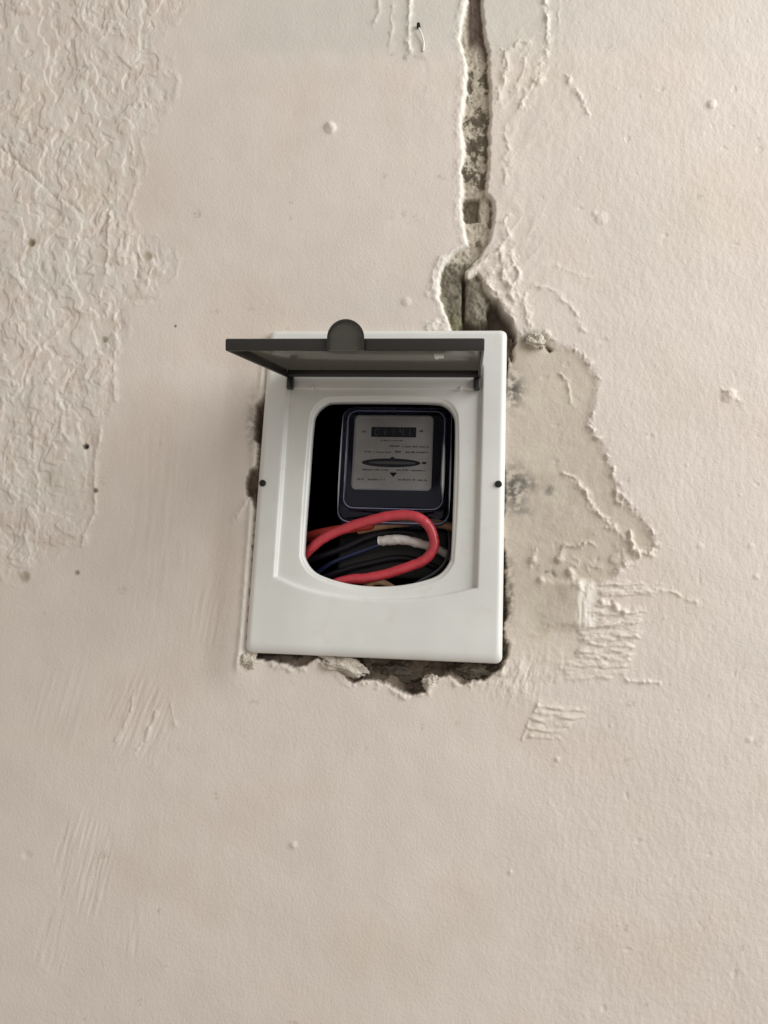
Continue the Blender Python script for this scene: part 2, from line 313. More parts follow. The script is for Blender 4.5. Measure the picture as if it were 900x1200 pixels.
# grey smudges beside the frame and along its side gaps
focus(240, 740, 340, 780)
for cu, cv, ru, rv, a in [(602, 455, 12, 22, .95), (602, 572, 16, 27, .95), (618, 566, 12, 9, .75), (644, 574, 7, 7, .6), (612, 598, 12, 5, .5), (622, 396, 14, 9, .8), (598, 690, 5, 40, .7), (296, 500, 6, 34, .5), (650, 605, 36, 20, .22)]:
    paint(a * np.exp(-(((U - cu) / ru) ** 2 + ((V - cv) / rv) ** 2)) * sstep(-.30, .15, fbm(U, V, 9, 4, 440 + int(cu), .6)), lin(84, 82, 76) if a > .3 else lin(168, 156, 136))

# chase cut for the cable, running up out of sight
sl = focus(440, 720, -3000, 440)
VL = [-900, 0, 20, 45, 75, 110, 150, 180, 210, 240, 270, 286, 300, 314, 330, 350, 366, 380, 420]
XL = [545, 544, 540, 537, 545, 542, 538, 541, 538, 538, 541, 544, 524, 516, 512, 512, 518, 524, 530]
VR = [-900, 0, 30, 60, 100, 140, 200, 224, 236, 262, 284, 298, 312, 326, 340, 350, 364, 374, 386, 402]
XR = [566, 567, 570, 575, 577, 577, 575, 572, 582, 581, 575, 566, 557, 566, 572, 580, 590, 600, 605, 605]
xl = np.interp(V, VL, XL) + 2.6 * fbm(U * 0 + 7, V, 16, 4, 501, .65) + 2.2 * fbm(U, V, 8, 3, 507, .6); xr = np.interp(V, VR, XR) + 2.4 * fbm(U * 0 + 3, V, 16, 4, 502, .65) + 2.2 * fbm(U, V, 9, 3, 511, .6)
lobe = sstep(292, 312, V)
cd = np.minimum(sstep(0, 1, (U - xl) / (6.2 + 5 * fbm(U * 0 + 2, V, 26, 2, 509) - 1.0 * lobe)), sstep(0, 1, (xr - U) / 6.0))
cd *= sstep(398, 388, V - sstep(590, 600, U) * 30)
H += 0.0009 * np.exp(-((U - xl + 3) / 4.0) ** 2) * sstep(390, 370, V) * np.clip(.35 + 1.6 * fbm(U, V, 14, 3, 508, .6), -.2, 1.4)
paint(np.exp(-((U - xl - 2) / 4.0) ** 2) * sstep(384, 372, V) * .7, WHITE)  # left lip whitened: the light its face catches is put into the colour
fl = fbm(U, V, 9, 4, 503, .6); fl2 = fbm(U, V, 15, 4, 504, .55, 26)
depth = 0.0068 + 0.0030 * fl + 0.0018 * fbm(U, V, 30, 2, 505)
fin = sstep(.55, .95, cd)
paint(fin, lin(184, 172, 154)); paint(fin * .5 * sstep(.0, .3, fbm(U, V, 6, 4, 512, .65)), lin(204, 194, 174)); paint(fin * .45 * sstep(.05, .3, fbm(U, V, 5, 4, 513, .65)), lin(120, 108, 86))
paint(fin * .85 * sstep(-.04, .14, 1.1 * fl2 + .7 * fbm(U, V, 6, 4, 514, .65) + .12 * sstep(110, 215, V) + .22 * (U - xl - 18) / 16) * sstep(45, 75, V) * sstep(222, 214, V), lin(74, 60, 44))
paint(fin * .9 * sstep(60, 40, V - .6 * (U - 556) ** 2 / 8 + 10 * fl) * sstep(546, 551, U), BROWN)
sq = poly_sd(U + 3 * fl, V + 3 * fl2, [(536, 228), (562, 229), (561, 255), (540, 256)]); sq2 = sstep(-2, 2, sq); paint(fin * .92 * sq2, lin(88, 76, 60)); depth += .004 * sq2
paint(fin * .8 * sstep(.05, .2, fl2 + .35 * np.exp(-((U - 578) / 5) ** 2) - .15) * sstep(226, 234, V) * sstep(300, 280, V), lin(92, 80, 62))
paint(fin * sstep(300, 316, V + 8 * fl), CEMENT); paint(fin * .7 * lobe * sstep(.0, .25, fl), lin(88, 80, 68)); paint(fin * .6 * lobe * sstep(.12, .3, fl2), lin(150, 142, 122)); paint(fin * .5 * lobe * sstep(360, 374, V) * sstep(546, 536, U), lin(122, 118, 84))
# rounded stub of mortar between the two halves of the opening, dark void under and beside it
stub = poly_sd(U + 2 * fl, V + 2 * fl, [(546, 318), (566, 326), (569, 350), (570, 368), (562, 376), (552, 376), (544, 366), (544, 340)])
depth -= .0050 * np.sqrt(np.clip(stub, 0, 11) / 11) * sstep(312, 326, V); paint(sstep(0, 3, stub), lin(134, 124, 108)); paint(.5 * sstep(0, 3, stub) * sstep(0, .25, fl), lin(104, 95, 82))
crk = np.exp(-((U - 543 - 1.5 * fl) / 1.7) ** 2) * sstep(318, 330, V) * sstep(384, 372, V); depth += .010 * crk; paint(.7 * crk, DARK)
void = poly_sd(U + 2 * fl, V + 2 * fl, [(534, 388), (545, 372), (554, 377), (563, 378), (571, 370), (570, 358), (577, 349), (583, 350), (590, 365), (600, 374), (605, 390), (604, 404), (596, 410), (534, 410)])
vm = sstep(-1.5, 4, void); depth += .020 * vm * (1 - sstep(0, 3, stub)); paint(vm * (1 - sstep(0, 3, stub)), lin(118, 104, 92))
H -= depth * np.maximum(cd, vm * .999)
# flap of plaster folded over the foot of the chase
fr_ = seg_dist(U + 2.5 * fl, V + 2.5 * fl, [(549, 322), (558, 312), (572, 302), (588, 291)]); kf = np.exp(-(fr_ / 5.0) ** 2); H[...] = np.maximum(H, -.003 + .0045 * kf - .02 * (kf < .25)) * (kf > .2) + H * (kf <= .2); paint(sstep(.2, .6, kf), PUTTY)
ridge([(572, 330), (578, 342), (590, 356), (604, 372)], 3.0, .0016, 4, 41, col=PUTTY); ridge([(634, 398), (640, 404), (644, 410)], 2.2, -.004, 3, 42, col=DARK); 
for i, (pts, wd, hh) in enumerate([([(584, 292), (590, 306), (588, 320), (594, 334)], 4.5, .0022), ([(600, 300), (606, 322), (600, 344)], 4, .0022), ([(596, 250), (592, 270), (598, 284)], 3.5, .0014), ([(574, 316), (570, 326), (576, 338)], 3.5, .0018), ([(610, 352), (620, 366), (618, 384)], 4, .0018), ([(590, 150), (596, 176), (592, 210)], 4, .0010), ([(586, 60), (590, 84), (584, 120)], 3.5, .0012), ([(620, 60), (612, 84), (600, 108)], 3, .0012), ([(520, 300), (508, 320), (504, 344)], 3, .0010)]):
    ridge(pts, wd, hh, 6, 700 + i * 9, col=PUTTY, amt=.6)
blob(626, 400, 8, .0030); blob(640, 392, 6, .0028)

# the hole the box sits in: ragged below and to the right
CAV = [(322, 392), (345, 392), (530, 388), (606, 388), (605, 402), (599, 412), (596, 432), (594, 452), (591, 470), (590, 540), (593, 556), (594, 575), (592, 600), (588, 622), (593, 643), (595, 668), (594, 690), (597, 706), (596, 722), (590, 738), (598, 756), (596, 770), (588, 784), (580, 790), (568, 800), (556, 798), (543, 804), (526, 792), (508, 797), (498, 810), (484, 816), (472, 813), (452, 802), (432, 798), (412, 800), (398, 790), (386, 778), (372, 772), (360, 779), (346, 784), (334, 779), (320, 776), (300, 774), (291, 765), (292, 740), (300, 600), (294, 584), (288, 579), (289, 562), (293, 550), (301, 546), (304, 540), (304, 526), (299, 518), (299, 490), (302, 474), (310, 466), (316, 430)]
sl = focus(230, 670, 330, 880)
wu = U + 4 * fbm(U, V, 11, 4, 601, .65); wv = V + 4 * fbm(U, V, 11, 4, 602, .65); cav = poly_sd(wu, wv, CAV)
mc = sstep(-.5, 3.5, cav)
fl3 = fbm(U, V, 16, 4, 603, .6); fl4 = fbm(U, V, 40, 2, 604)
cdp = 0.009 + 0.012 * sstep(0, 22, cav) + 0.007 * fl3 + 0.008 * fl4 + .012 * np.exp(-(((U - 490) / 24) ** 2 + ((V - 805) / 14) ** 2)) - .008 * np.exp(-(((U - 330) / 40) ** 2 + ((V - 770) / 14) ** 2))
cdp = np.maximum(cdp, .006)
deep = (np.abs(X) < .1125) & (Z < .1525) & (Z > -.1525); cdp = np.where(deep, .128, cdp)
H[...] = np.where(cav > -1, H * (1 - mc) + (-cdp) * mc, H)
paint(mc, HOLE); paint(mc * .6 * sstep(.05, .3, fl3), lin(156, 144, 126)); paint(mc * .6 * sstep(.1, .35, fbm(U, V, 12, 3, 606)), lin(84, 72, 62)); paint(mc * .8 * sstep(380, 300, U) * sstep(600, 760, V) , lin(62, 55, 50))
# ragged lip round the hole
lip = np.exp(-((cav + 3.0) / 3.5) ** 2); H += .0018 * lip * sstep(-.2, .35, fl3) * sstep(740, 765, V); paint(.7 * lip * sstep(-.1, .3, fl3) * sstep(740, 765, V), PUTTY)
lu = np.interp(V, [380, 450, 540, 620, 700, 760, 785], [318, 311, 303, 297, 291, 286, 282])
ll = np.exp(-((U - lu + 3.0) / 3.6) ** 2) * sstep(400, 440, V) * sstep(792, 774, V); ll2 = sstep(40, 0, np.abs(U - lu + 8)) * sstep(360, 460, V) * sstep(830, 770, V)
H += (.0040 * ll2 + .0030 * ll * (.8 + .5 * fl3)) * (1 - mc); paint(.6 * ll * (1 - mc), WHITE)
ridge([(292, 580), (286, 596), (276, 612)], 3, .0016, 3, 43)
focus()

NX, NZ = len(xs), len(zs)
co = np.stack([X, YW - H, Z], -1).reshape(-1, 3).astype(np.float32)
ii = np.arange(NX * NZ, dtype=np.int32).reshape(NZ, NX)
quads = np.stack([ii[:-1, :-1], ii[:-1, 1:], ii[1:, 1:], ii[1:, :-1]], -1).reshape(-1, 4)
me = bpy.data.meshes.new('wall'); me.vertices.add(len(co)); me.vertices.foreach_set('co', co.ravel())
me.loops.add(quads.size); me.loops.foreach_set('vertex_index', quads.ravel())
me.polygons.add(len(quads)); me.polygons.foreach_set('loop_start', np.arange(0, quads.size, 4, dtype=np.int32))
me.polygons.foreach_set('use_smooth', np.ones(len(quads), bool)); me.update(calc_edges=True)
ca = me.color_attributes.new('pigment', 'FLOAT_COLOR', 'POINT')
ca.data.foreach_set('color', np.concatenate([np.clip(C, 0.01, .9), np.ones(U.shape + (1,))], -1).reshape(-1).astype(np.float32))
wall = bpy.data.objects.new('wall', me); COL.objects.link(wall)
tag(wall, 'cream plastered wall with a chase, rough filler and a broken hole', None, None, 'structure')
WM = bpy.data.materials.new('distempered_plaster'); WM.use_nodes = True; nt = WM.node_tree; b = nt.nodes['Principled BSDF']
b.inputs['Roughness'].default_value = .62; b.inputs['Specular IOR Level'].default_value = .28
at_ = nt.nodes.new('ShaderNodeAttribute'); at_.attribute_name = 'pigment'
tc = nt.nodes.new('ShaderNodeTexCoord')
n1 = nt.nodes.new('ShaderNodeTexNoise'); n1.inputs['Scale'].default_value = 420; n1.inputs['Detail'].default_value = 5
n2 = nt.nodes.new('ShaderNodeTexNoise'); n2.inputs['Scale'].default_value = 30; n2.inputs['Detail'].default_value = 7
for n in (n1, n2): nt.links.new(tc.outputs['Object'], n.inputs['Vector'])
mr_ = nt.nodes.new('ShaderNodeMapRange'); mr_.inputs['To Min'].default_value = .93; mr_.inputs['To Max'].default_value = 1.05; nt.links.new(n2.outputs['Fac'], mr_.inputs['Value'])
mx = nt.nodes.new('ShaderNodeVectorMath'); mx.operation = 'SCALE'; nt.links.new(at_.outputs['Color'], mx.inputs[0]); nt.links.new(mr_.outputs['Result'], mx.inputs['Scale'])
nt.links.new(mx.outputs['Vector'], b.inputs['Base Color'])
bp = nt.nodes.new('ShaderNodeBump'); bp.inputs['Strength'].default_value = .7; bp.inputs['Distance'].default_value = .0005
nt.links.new(n1.outputs['Fac'], bp.inputs['Height']); nt.links.new(bp.outputs['Normal'], b.inputs['Normal'])
me.materials.append(WM)

# ------------------------------------------------------------------ materials of the fittings
M_PLATE = mat('off_white_plastic', lin(219, 216, 209), .27, .5, bump=(900, .12, .0002), vary=.09, vscale=14)
nt = M_PLATE.node_tree; b_ = nt.nodes['Principled BSDF']; tcn = next(n for n in nt.nodes if n.type == 'TEX_COORD'); src = b_.inputs['Base Color'].links[0].from_socket
dn = nt.nodes.new('ShaderNodeTexNoise'); dn.inputs['Scale'].default_value = 38; dn.inputs['Detail'].default_value = 9; dn.inputs['Roughness'].default_value = .72; nt.links.new(tcn.outputs['Object'], dn.inputs['Vector'])
dr = nt.nodes.new('ShaderNodeMapRange'); dr.inputs['From Min'].default_value = .56; dr.inputs['From Max'].default_value = .78; dr.inputs['To Max'].default_value = .45; nt.links.new(dn.outputs['Fac'], dr.inputs['Value'])
dm = nt.nodes.new('ShaderNodeMix'); dm.data_type = 'RGBA'
ci = [i for i in dm.inputs if i.type == 'RGBA']; ci[1].default_value = (*lin(198, 184, 164), 1); nt.links.new(dr.outputs['Result'], dm.inputs[0]); nt.links.new(src, ci[0]); nt.links.new([o for o in dm.outputs if o.type == 'RGBA'][0], b_.inputs['Base Color'])
rr_ = nt.nodes.new('ShaderNodeMapRange'); rr_.inputs['To Min'].default_value = .26; rr_.inputs['To Max'].default_value = .44; nt.links.new(dn.outputs['Fac'], rr_.inputs['Value']); nt.links.new(rr_.outputs['Result'], b_.inputs['Roughness'])
M_DARKBOX = mat('black_box_plastic', lin(34, 31, 40), .45, .4, vary=.3, vscale=60)
M_SMOKE = mat('smoked_plastic', lin(44, 41, 37), .32, .45, vary=.12, vscale=30)
M_SCREW = mat('dark_screw', lin(48, 46, 44), .4, .5, metallic=.5)
M_SLOT = mat('screw_slot', lin(16, 15, 14), .7)
M_FACE = mat('silver_faceplate', lin(222, 219, 212), .42, .4, vary=.12, vscale=60)
M_PRINT = mat('black_print', lin(36, 35, 38), .6)
M_BLACK = mat('black_void', lin(14, 13, 14), .5)
M_BASE = mat('meter_base_black', lin(13, 12, 24), .6, .08)
M_RED = mat('red_pvc', lin(192, 62, 71), .32, .5, bump=(300, .2, .0004), vary=.14, vscale=70)
M_ORANGE = mat('dull_red_pvc', lin(168, 58, 46), .45, .4, vary=.2, vscale=80)
M_TAN = mat('tan_pvc', lin(186, 146, 112), .5, .4, vary=.3, vscale=110)
M_TAPE = mat('dirty_white_tape', lin(204, 194, 188), .55, .4, bump=(220, .5, .001), vary=.2, vscale=120)
M_BLUE = mat('navy_pvc', lin(34, 42, 74), .4, .5)
M_GREYW = mat('charcoal_pvc', lin(72, 72, 76), .35, .5)
M_PLASTER = mat('plaster_crumb', lin(206, 195, 180), .9, .1, bump=(400, .8, .002), vary=.3, vscale=120)
M_MORTAR = mat('grey_mortar', lin(112, 102, 90), .95, .1, bump=(400, .9, .002), vary=.35, vscale=120)
# smoked translucent panel of the lid
M_PANEL = mat('smoked_panel', lin(92, 90, 84), .13, .5, vary=.12, vscale=14)
nt = M_PANEL.node_tree; out = nt.nodes['Material Output']; pr = nt.nodes['Principled BSDF']
tl = nt.nodes.new('ShaderNodeBsdfTranslucent'); tl.inputs['Color'].default_value = (*lin(180, 176, 166), 1)
mxs = nt.nodes.new('ShaderNodeMixShader'); mxs.inputs['Fac'].default_value = .4
nt.links.new(pr.outputs[0], mxs.inputs[1]); nt.links.new(tl.outputs[0], mxs.inputs[2]); nt.links.new(mxs.outputs[0], out.inputs['Surface'])
# clear cover of the meter: thin clear plastic, reflecting by its angle
M_CLEAR = bpy.data.materials.new('clear_polycarbonate'); M_CLEAR.use_nodes = True; nt = M_CLEAR.node_tree
for n in list(nt.nodes): nt.nodes.remove(n)
out = nt.nodes.new('ShaderNodeOutputMaterial'); tr = nt.nodes.new('ShaderNodeBsdfTransparent'); gl = nt.nodes.new('ShaderNodeBsdfGlossy'); fz = nt.nodes.new('ShaderNodeFresnel'); mxs = nt.nodes.new('ShaderNodeMixShader')
tr.inputs['Color'].default_value = (.97, .97, .985, 1); gl.inputs['Roughness'].default_value = .10; gl.inputs['Color'].default_value = (.50, .54, .68, 1); fz.inputs['IOR'].default_value = 1.55
lw = nt.nodes.new('ShaderNodeLayerWeight'); lw.inputs['Blend'].default_value = .35
hz = nt.nodes.new('ShaderNodeMapRange'); hz.inputs['From Min'].default_value = .05; hz.inputs['To Min'].default_value = .012; hz.inputs['To Max'].default_value = .55; nt.links.new(lw.outputs['Facing'], hz.inputs['Value'])
df = nt.nodes.new('ShaderNodeBsdfDiffuse'); df.inputs['Color'].default_value = (*lin(150, 154, 190), 1); mh = nt.nodes.new('ShaderNodeMixShader')
nt.links.new(hz.outputs['Result'], mh.inputs[0]); nt.links.new(tr.outputs[0], mh.inputs[1]); nt.links.new(df.outputs[0], mh.inputs[2])
nt.links.new(fz.outputs[0], mxs.inputs[0]); nt.links.new(mh.outputs[0], mxs.inputs[1]); nt.links.new(gl.outputs[0], mxs.inputs[2]); nt.links.new(mxs.outputs[0], out.inputs['Surface'])

# ------------------------------------------------------------------ the meter box
PW, PH = 0.24, 0.3237
box = tag(empty('meter_box', (0, 0, -PH / 2)), 'off white plastic meter box with smoked lid raised, set in broken plaster', 'meter box')
def part(o):
    o.parent = box; o.matrix_parent_inverse = Matrix.Translation((0, 0, PH / 2)); return o
NA = 720
ANG = np.linspace(0, 2 * math.pi, NA, endpoint=False)
def rrect(x0, x1, z0, z1, r, n=14):
    P = []
    for cx, cz, a0 in ((x1 - r, z0 + r, -90), (x1 - r, z1 - r, 0), (x0 + r, z1 - r, 90), (x0 + r, z0 + r, 180)):
        for k in range(n + 1):
            a = math.radians(a0 + 90 * k / n); P.append((cx + r * math.cos(a), cz + r * math.sin(a)))
    return np.array(P)
def radial(P, c=(0.0, 0.0)):                         # radius of a star-shaped outline along each of the angles
    P = np.asarray(P, float) - c; R = np.zeros(NA)
    for k, a in enumerate(ANG):
        d = np.array([math.cos(a), math.sin(a)]); best = 0
        A = P; B = np.roll(P, -1, 0); e = B - A
        den = d[0] * -e[:, 1] + d[1] * e[:, 0]; den = np.where(np.abs(den) < 1e-12, 1e-12, den)
        t = (A[:, 0] * -e[:, 1] + A[:, 1] * e[:, 0]) / den; s_ = (d[0] * A[:, 1] - d[1] * A[:, 0]) / den
        ok = (s_ >= -1e-6) & (s_ <= 1 + 1e-6) & (t > 0)
        R[k] = t[ok].max() if ok.any() else np.nan
    bad = np.isnan(R); R[bad] = np.interp(ANG[bad], ANG[~bad], R[~bad]); return R
def loft(name, rings, material, parent=None, cap_last=False, c=(0.0, 0.0)):
    Vv = []; Fc = []
    for R, y in rings:
        yy = np.broadcast_to(y, (NA,))
        Vv += [(c[0] + R[k] * math.cos(ANG[k]), yy[k], c[1] + R[k] * math.sin(ANG[k])) for k in range(NA)]
    for j in range(len(rings) - 1):
        for k in range(NA):
            k2 = (k + 1) % NA; Fc.append((j * NA + k, j * NA + k2, (j + 1) * NA + k2, (j + 1) * NA + k))
    if cap_last: Fc.append(tuple((len(rings) - 1) * NA + k for k in range(NA)))
    o = mesh_obj(name, Vv, Fc, material, parent); return o
def smooth_closed(P, n=10):
    P = np.asarray(P, float); Q = np.vstack([P[-1], P, P[:2]]); out = []
    for i in range(1, len(Q) - 2):
        for t in np.linspace(0, 1, n, endpoint=False):
            a, b_, c_, d = Q[i - 1], Q[i], Q[i + 1], Q[i + 2]
            out.append(.5 * ((2 * b_) + (-a + c_) * t + (2 * a - 5 * b_ + 4 * c_ - d) * t * t + (-a + 3 * b_ - 3 * c_ + d) * t ** 3))
    return np.array(out)
def outer(inset): return radial(rrect(-PW / 2 + inset, PW / 2 - inset, -PH / 2 + inset * 1.5, PH / 2 - inset, max(.006 - inset * .6, .0015)))
RX = 0.0967
rec = [(-RX + .0008, -.0895), (-.070, -.0992), (-.045, -.1045), (-.020, -.1072), (0, -.1078), (.022, -.1072), (.048, -.1045), (.072, -.0998), (RX - .0012, -.0935)]
rec = np.vstack([catmull(rec, 6), rrect(-RX, RX, .0, .124, .004)[15:45]])
R_rec = radial(rec)
opn = smooth_closed([(-.0705, 0), (-.0700, .060), (-.0675, .0760), (-.0585, .0856), (-.047, .0880), (0, .0886), (.045, .0882), (.0595, .0858), (.0685, .0765), (.0712, .060), (.0714, 0), (.0708, -.058), (.0690, -.0700), (.0605, -.0812), (.046, -.0878), (.024, -.0930), (0, -.0950), (-.024, -.0935), (-.046, -.0885), (-.0605, -.0818), (-.0695, -.0700), (-.0710, -.056)], 8)
R_op = radial(opn)
rings = [(outer(0.0), .016), (outer(0.0), .0062)]
for k in range(1, 8):
    a = math.pi / 2 * k / 7; rings.append((outer(.0062 * (1 - math.cos(a))), .0062 * (1 - math.sin(a))))
rings += [(outer(.0064), 0.0), (np.minimum(R_rec + .0034, outer(.008)), 0.0), (R_rec + .0022, 0.0), (R_rec + .0009, .0004), (R_rec, .0014), (R_rec - .0006, .0040), (R_rec - .0018, .0052), (R_rec - .003, .0055), (R_rec - .006, .0055)]
rings += [(R_op + .0062, .00595), (R_op + .0046, .0060), (R_op + .0042, .0063), (R_op + .0038, .0068), (R_op + .0022, .0070), (R_op + .0010, .0076), (R_op + .0003, .0086), (R_op, .0100), (R_op, .0165), (R_op + .003, .0165)]
plate = part(loft('cover_plate', rings, M_PLATE))
# open box behind the plate
def shell():
    bm = bmesh.new(); x, z0, z1, y0, y1 = .106, -.147, .147, .0155, .118
    v = [bm.verts.new(p) for p in ((-x, y0, z0), (x, y0, z0), (x, y0, z1), (-x, y0, z1), (-x, y1, z0), (x, y1, z0), (x, y1, z1), (-x, y1, z1))]
    for f in ((0, 1, 5, 4), (1, 2, 6, 5), (2, 3, 7, 6), (3, 0, 4, 7), (4, 5, 6, 7)): bm.faces.new([v[i] for i in f])
    bmesh.ops.solidify(bm, geom=list(bm.faces), thickness=.002)
    return bm
part(bm_obj('back_box', shell(), M_DARKBOX))
# hinge trough: a ledge across the recess, two pegs on its lip
part(bm_obj('hinge_ledge', box_bm(0, .0050, .1095, .1890, .0040, .0185, .0008), M_PLATE, None, True, 40))
for x in (-.0722, .0759):
    part(bm_obj('hinge_peg', box_bm(x, .0022, .1005, .0022, .0040, .0036, .0006), M_PLATE, None, True, 40))
def disc_bm(x, y, z, r, dpt, seg=28, dome=0.0):
    bm = bmesh.new()
    bmesh.ops.create_cone(bm, cap_ends=True, segments=seg, radius1=r, radius2=r * .82, depth=dpt)
    bmesh.ops.rotate(bm, matrix=Matrix.Rotation(math.radians(90), 3, 'X'), verts=bm.verts)
    bmesh.ops.translate(bm, vec=(x, y, z), verts=bm.verts); return bm
for (u, v) in ((307.5, 566), (584, 567)):
    p = at(u, v, -.001)
    s_ = part(bm_obj('screw', disc_bm(p[0], -.0006, p[2], .0036, .0026), M_SCREW, None, True, 35))
    bs = box_bm(p[0], -.0019, p[2], .0046, .0008, .0009)
    b2 = box_bm(p[0], -.0018, p[2], .0009, .0008, .0046)
    me2 = bpy.data.meshes.new('t'); b2.to_mesh(me2); b2.free(); bs.from_mesh(me2); bpy.data.meshes.remove(me2)
    bmesh.ops.rotate(bs, cent=(p[0], 0, p[2]), matrix=Matrix.Rotation(.6, 3, 'Y'), verts=bs.verts)
    sl = bm_obj('slot', bs, M_SLOT, s_)

# lid, swung up on its hinge and drooping a little
TH = -0.2613; LL = 0.1941; HZ = 0.1096; XLID0, XLID1 = -.0978, .0955
a_ = np.array([0, -math.cos(TH), math.sin(TH)]); n_ = np.array([0, math.sin(TH), math.cos(TH)])   # along the lid, out of its outer face
def lid_map(bm):
    for v in bm.verts:
        x, s_, h = v.co; q = np.array([x, -.0012, HZ]) + a_ * s_ + n_ * h; v.co = q
    return bm
RIMH = .0092; XC = (XLID0 + XLID1) / 2; LW = XLID1 - XLID0
lid = part(bm_obj('lid', lid_map(box_bm(XC, LL / 2, RIMH - .0011, LW - .0006, LL - .0006, .0022, .0008)), M_PANEL, None, True, 40)); lid['label'] = 'smoked grey flap lid propped open over the window'
def rim(cx, cs, sx, ss, h0=0.0, h1=RIMH - .0004, bv=.0009):
    bm = box_bm(cx, cs, (h0 + h1) / 2, sx, ss, h1 - h0, bv); return lid_map(bm)
TABX = XC - .0048; TABR = .0135
for x0, x1 in ((XLID0, TABX - TABR), (TABX + TABR, XLID1)):
    bm_obj('front_rim', rim((x0 + x1) / 2, LL - .0013, x1 - x0, .0026), M_SMOKE, lid, True, 40)
for x in (XLID0 + .0013, XLID1 - .0013): bm_obj('side_rim', rim(x, LL / 2, .0026, LL - .0056), M_SMOKE, lid, True, 40)
bm_obj('back_rim', rim(XC, .0032, LW - .0054, .0058, .0006), M_SMOKE, lid, True, 40)
# thumb tab: a half disc standing on the front edge, hollow behind a raised lip
def tab():
    bm = bmesh.new(); n = 24; ro, ri = TABR, TABR - .0018
    P = [(-ro, 0.0), (-ro, RIMH)] + [(-ro * math.cos(math.pi * k / n), RIMH + .98 * ro * math.sin(math.pi * k / n)) for k in range(1, n)] + [(ro, RIMH), (ro, 0.0)]
    k = ri / ro
    Q = [(x * k, (h if h < .001 else RIMH + (h - RIMH) * k)) for x, h in P]
    y0, y1, y2 = LL + .0016, LL + .0004, LL - .0012
    def L(pts, s_): return [bm.verts.new((TABX + x, s_, h)) for x, h in pts]
    A = L(P, y2); B = L(P, y0); Cc = L(Q, y0); D = L(Q, y1)
    m_ = len(P)
    for r0, r1 in ((A, B), (B, Cc), (Cc, D)):
        for i in range(m_ - 1): bm.faces.new((r0[i], r0[i + 1], r1[i + 1], r1[i]))
    bm.faces.new(D); bm.faces.new(A[::-1]); bm.faces.new((A[0], A[-1], B[-1], B[0]))
    return lid_map(bm)
bm_obj('thumb_tab', tab(), M_PANEL, lid, True, 30)
def tabrim():
    bm = bmesh.new(); n = 24; y0, y1 = LL + .0012, LL + .0024
    ring = []
    for r in (TABR + .0003, TABR - .0017):
        P = [(-r, 0.0005)] + [(-r * math.cos(math.pi * k / n), RIMH + .98 * r * math.sin(math.pi * k / n)) for k in range(n + 1)] + [(r, 0.0005)]
        ring.append(P)
    vs = [[bm.verts.new((TABX + x, y, h)) for x, h in P] for y in (y0, y1) for P in ring]
    for r0, r1 in ((0, 2), (2, 3), (3, 1)):
        for i in range(len(ring[0]) - 1): bm.faces.new((vs[r0][i], vs[r0][i + 1], vs[r1][i + 1], vs[r1][i]))
    return lid_map(bm)
bm_obj('tab_rim', tabrim(), M_SMOKE, lid, True, 30)
for x in (XLID0 + .0042, XLID1 - .0042):
    part(bm_obj('hinge_lug', box_bm(x, -.0002, .1050, .0064, .0072, .0140, .0012), M_SMOKE, None, True, 40))
# window's reflection on the lid underside, built as a small white solid
def window_glint():
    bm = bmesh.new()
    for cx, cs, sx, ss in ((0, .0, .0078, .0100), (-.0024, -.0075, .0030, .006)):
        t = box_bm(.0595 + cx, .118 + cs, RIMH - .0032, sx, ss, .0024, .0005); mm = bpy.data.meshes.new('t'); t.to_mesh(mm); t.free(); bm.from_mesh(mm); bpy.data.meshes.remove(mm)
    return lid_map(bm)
bm_obj('window_glint', window_glint(), mat('glint_white', lin(240, 240, 236), .3), lid, True, 40)

# ------------------------------------------------------------------ electricity meter inside the box
MX, MZ0, MZ1 = .0108, -.030, .0925
meter = tag(empty('electricity_meter', (MX, .07, MZ0 - .04)), 'dark electricity meter with clear cover and grey dial plate inside the box', 'electricity meter')
def mpart(o):
    o.parent = meter; o.matrix_parent_inverse = Matrix.Translation((-MX, -.07, -(MZ0 - .04))); return o
mc_ = (MX, (MZ0 + MZ1) / 2)
def rr(hw, z0, z1, r): return radial(rrect(-hw, hw, z0 - mc_[1], z1 - mc_[1], r))
cov = loft('clear_cover', [(rr(.0590, MZ0 - .003, MZ1 + .002, .012), .082), (rr(.0572, MZ0, MZ1 + .0005, .012), .046), (rr(.0566, MZ0 + .001, MZ1, .012), .040), (rr(.0556, MZ0 + .003, MZ1 - .0006, .012), .0365), (rr(.0538, MZ0 + .006, MZ1 - .002, .012), .0345), (rr(.0520, MZ0 + .010, MZ1 - .004, .011), .0340),
                            (rr(.0508, MZ0 + .013, MZ1 - .005, .010), .0330), (rr(.0500, MZ0 + .0142, MZ1 - .0058, .010), .0310), (rr(.0488, MZ0 + .0155, MZ1 - .0068, .010), .0296), (rr(.0470, MZ0 + .0175, MZ1 - .009, .009), .0292)], M_CLEAR, None, True, mc_)
mpart(cov)
M_STREAK = mat('reflection_streak', lin(250, 250, 255), .2, .8)  # pale solid tubes standing in for window reflections on the cover
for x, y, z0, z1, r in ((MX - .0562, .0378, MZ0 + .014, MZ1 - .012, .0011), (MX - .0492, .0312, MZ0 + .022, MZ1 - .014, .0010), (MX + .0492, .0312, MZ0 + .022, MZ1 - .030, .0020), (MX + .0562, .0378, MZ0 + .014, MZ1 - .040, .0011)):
    tb = tube('edge_glint', [(x, y, z0), (x, y, z0 + (z1 - z0) * .35), (x, y, z0 + (z1 - z0) * .7), (x, y, z1)], [.0002, r, r, r * .7, .0002], M_STREAK, cov, seg=8)
M_RIM_GLEAM = mat('rim_gleam', lin(176, 180, 212), .2, .8)  # bluish gleam of the cover's moulded rims, put into the loop colour
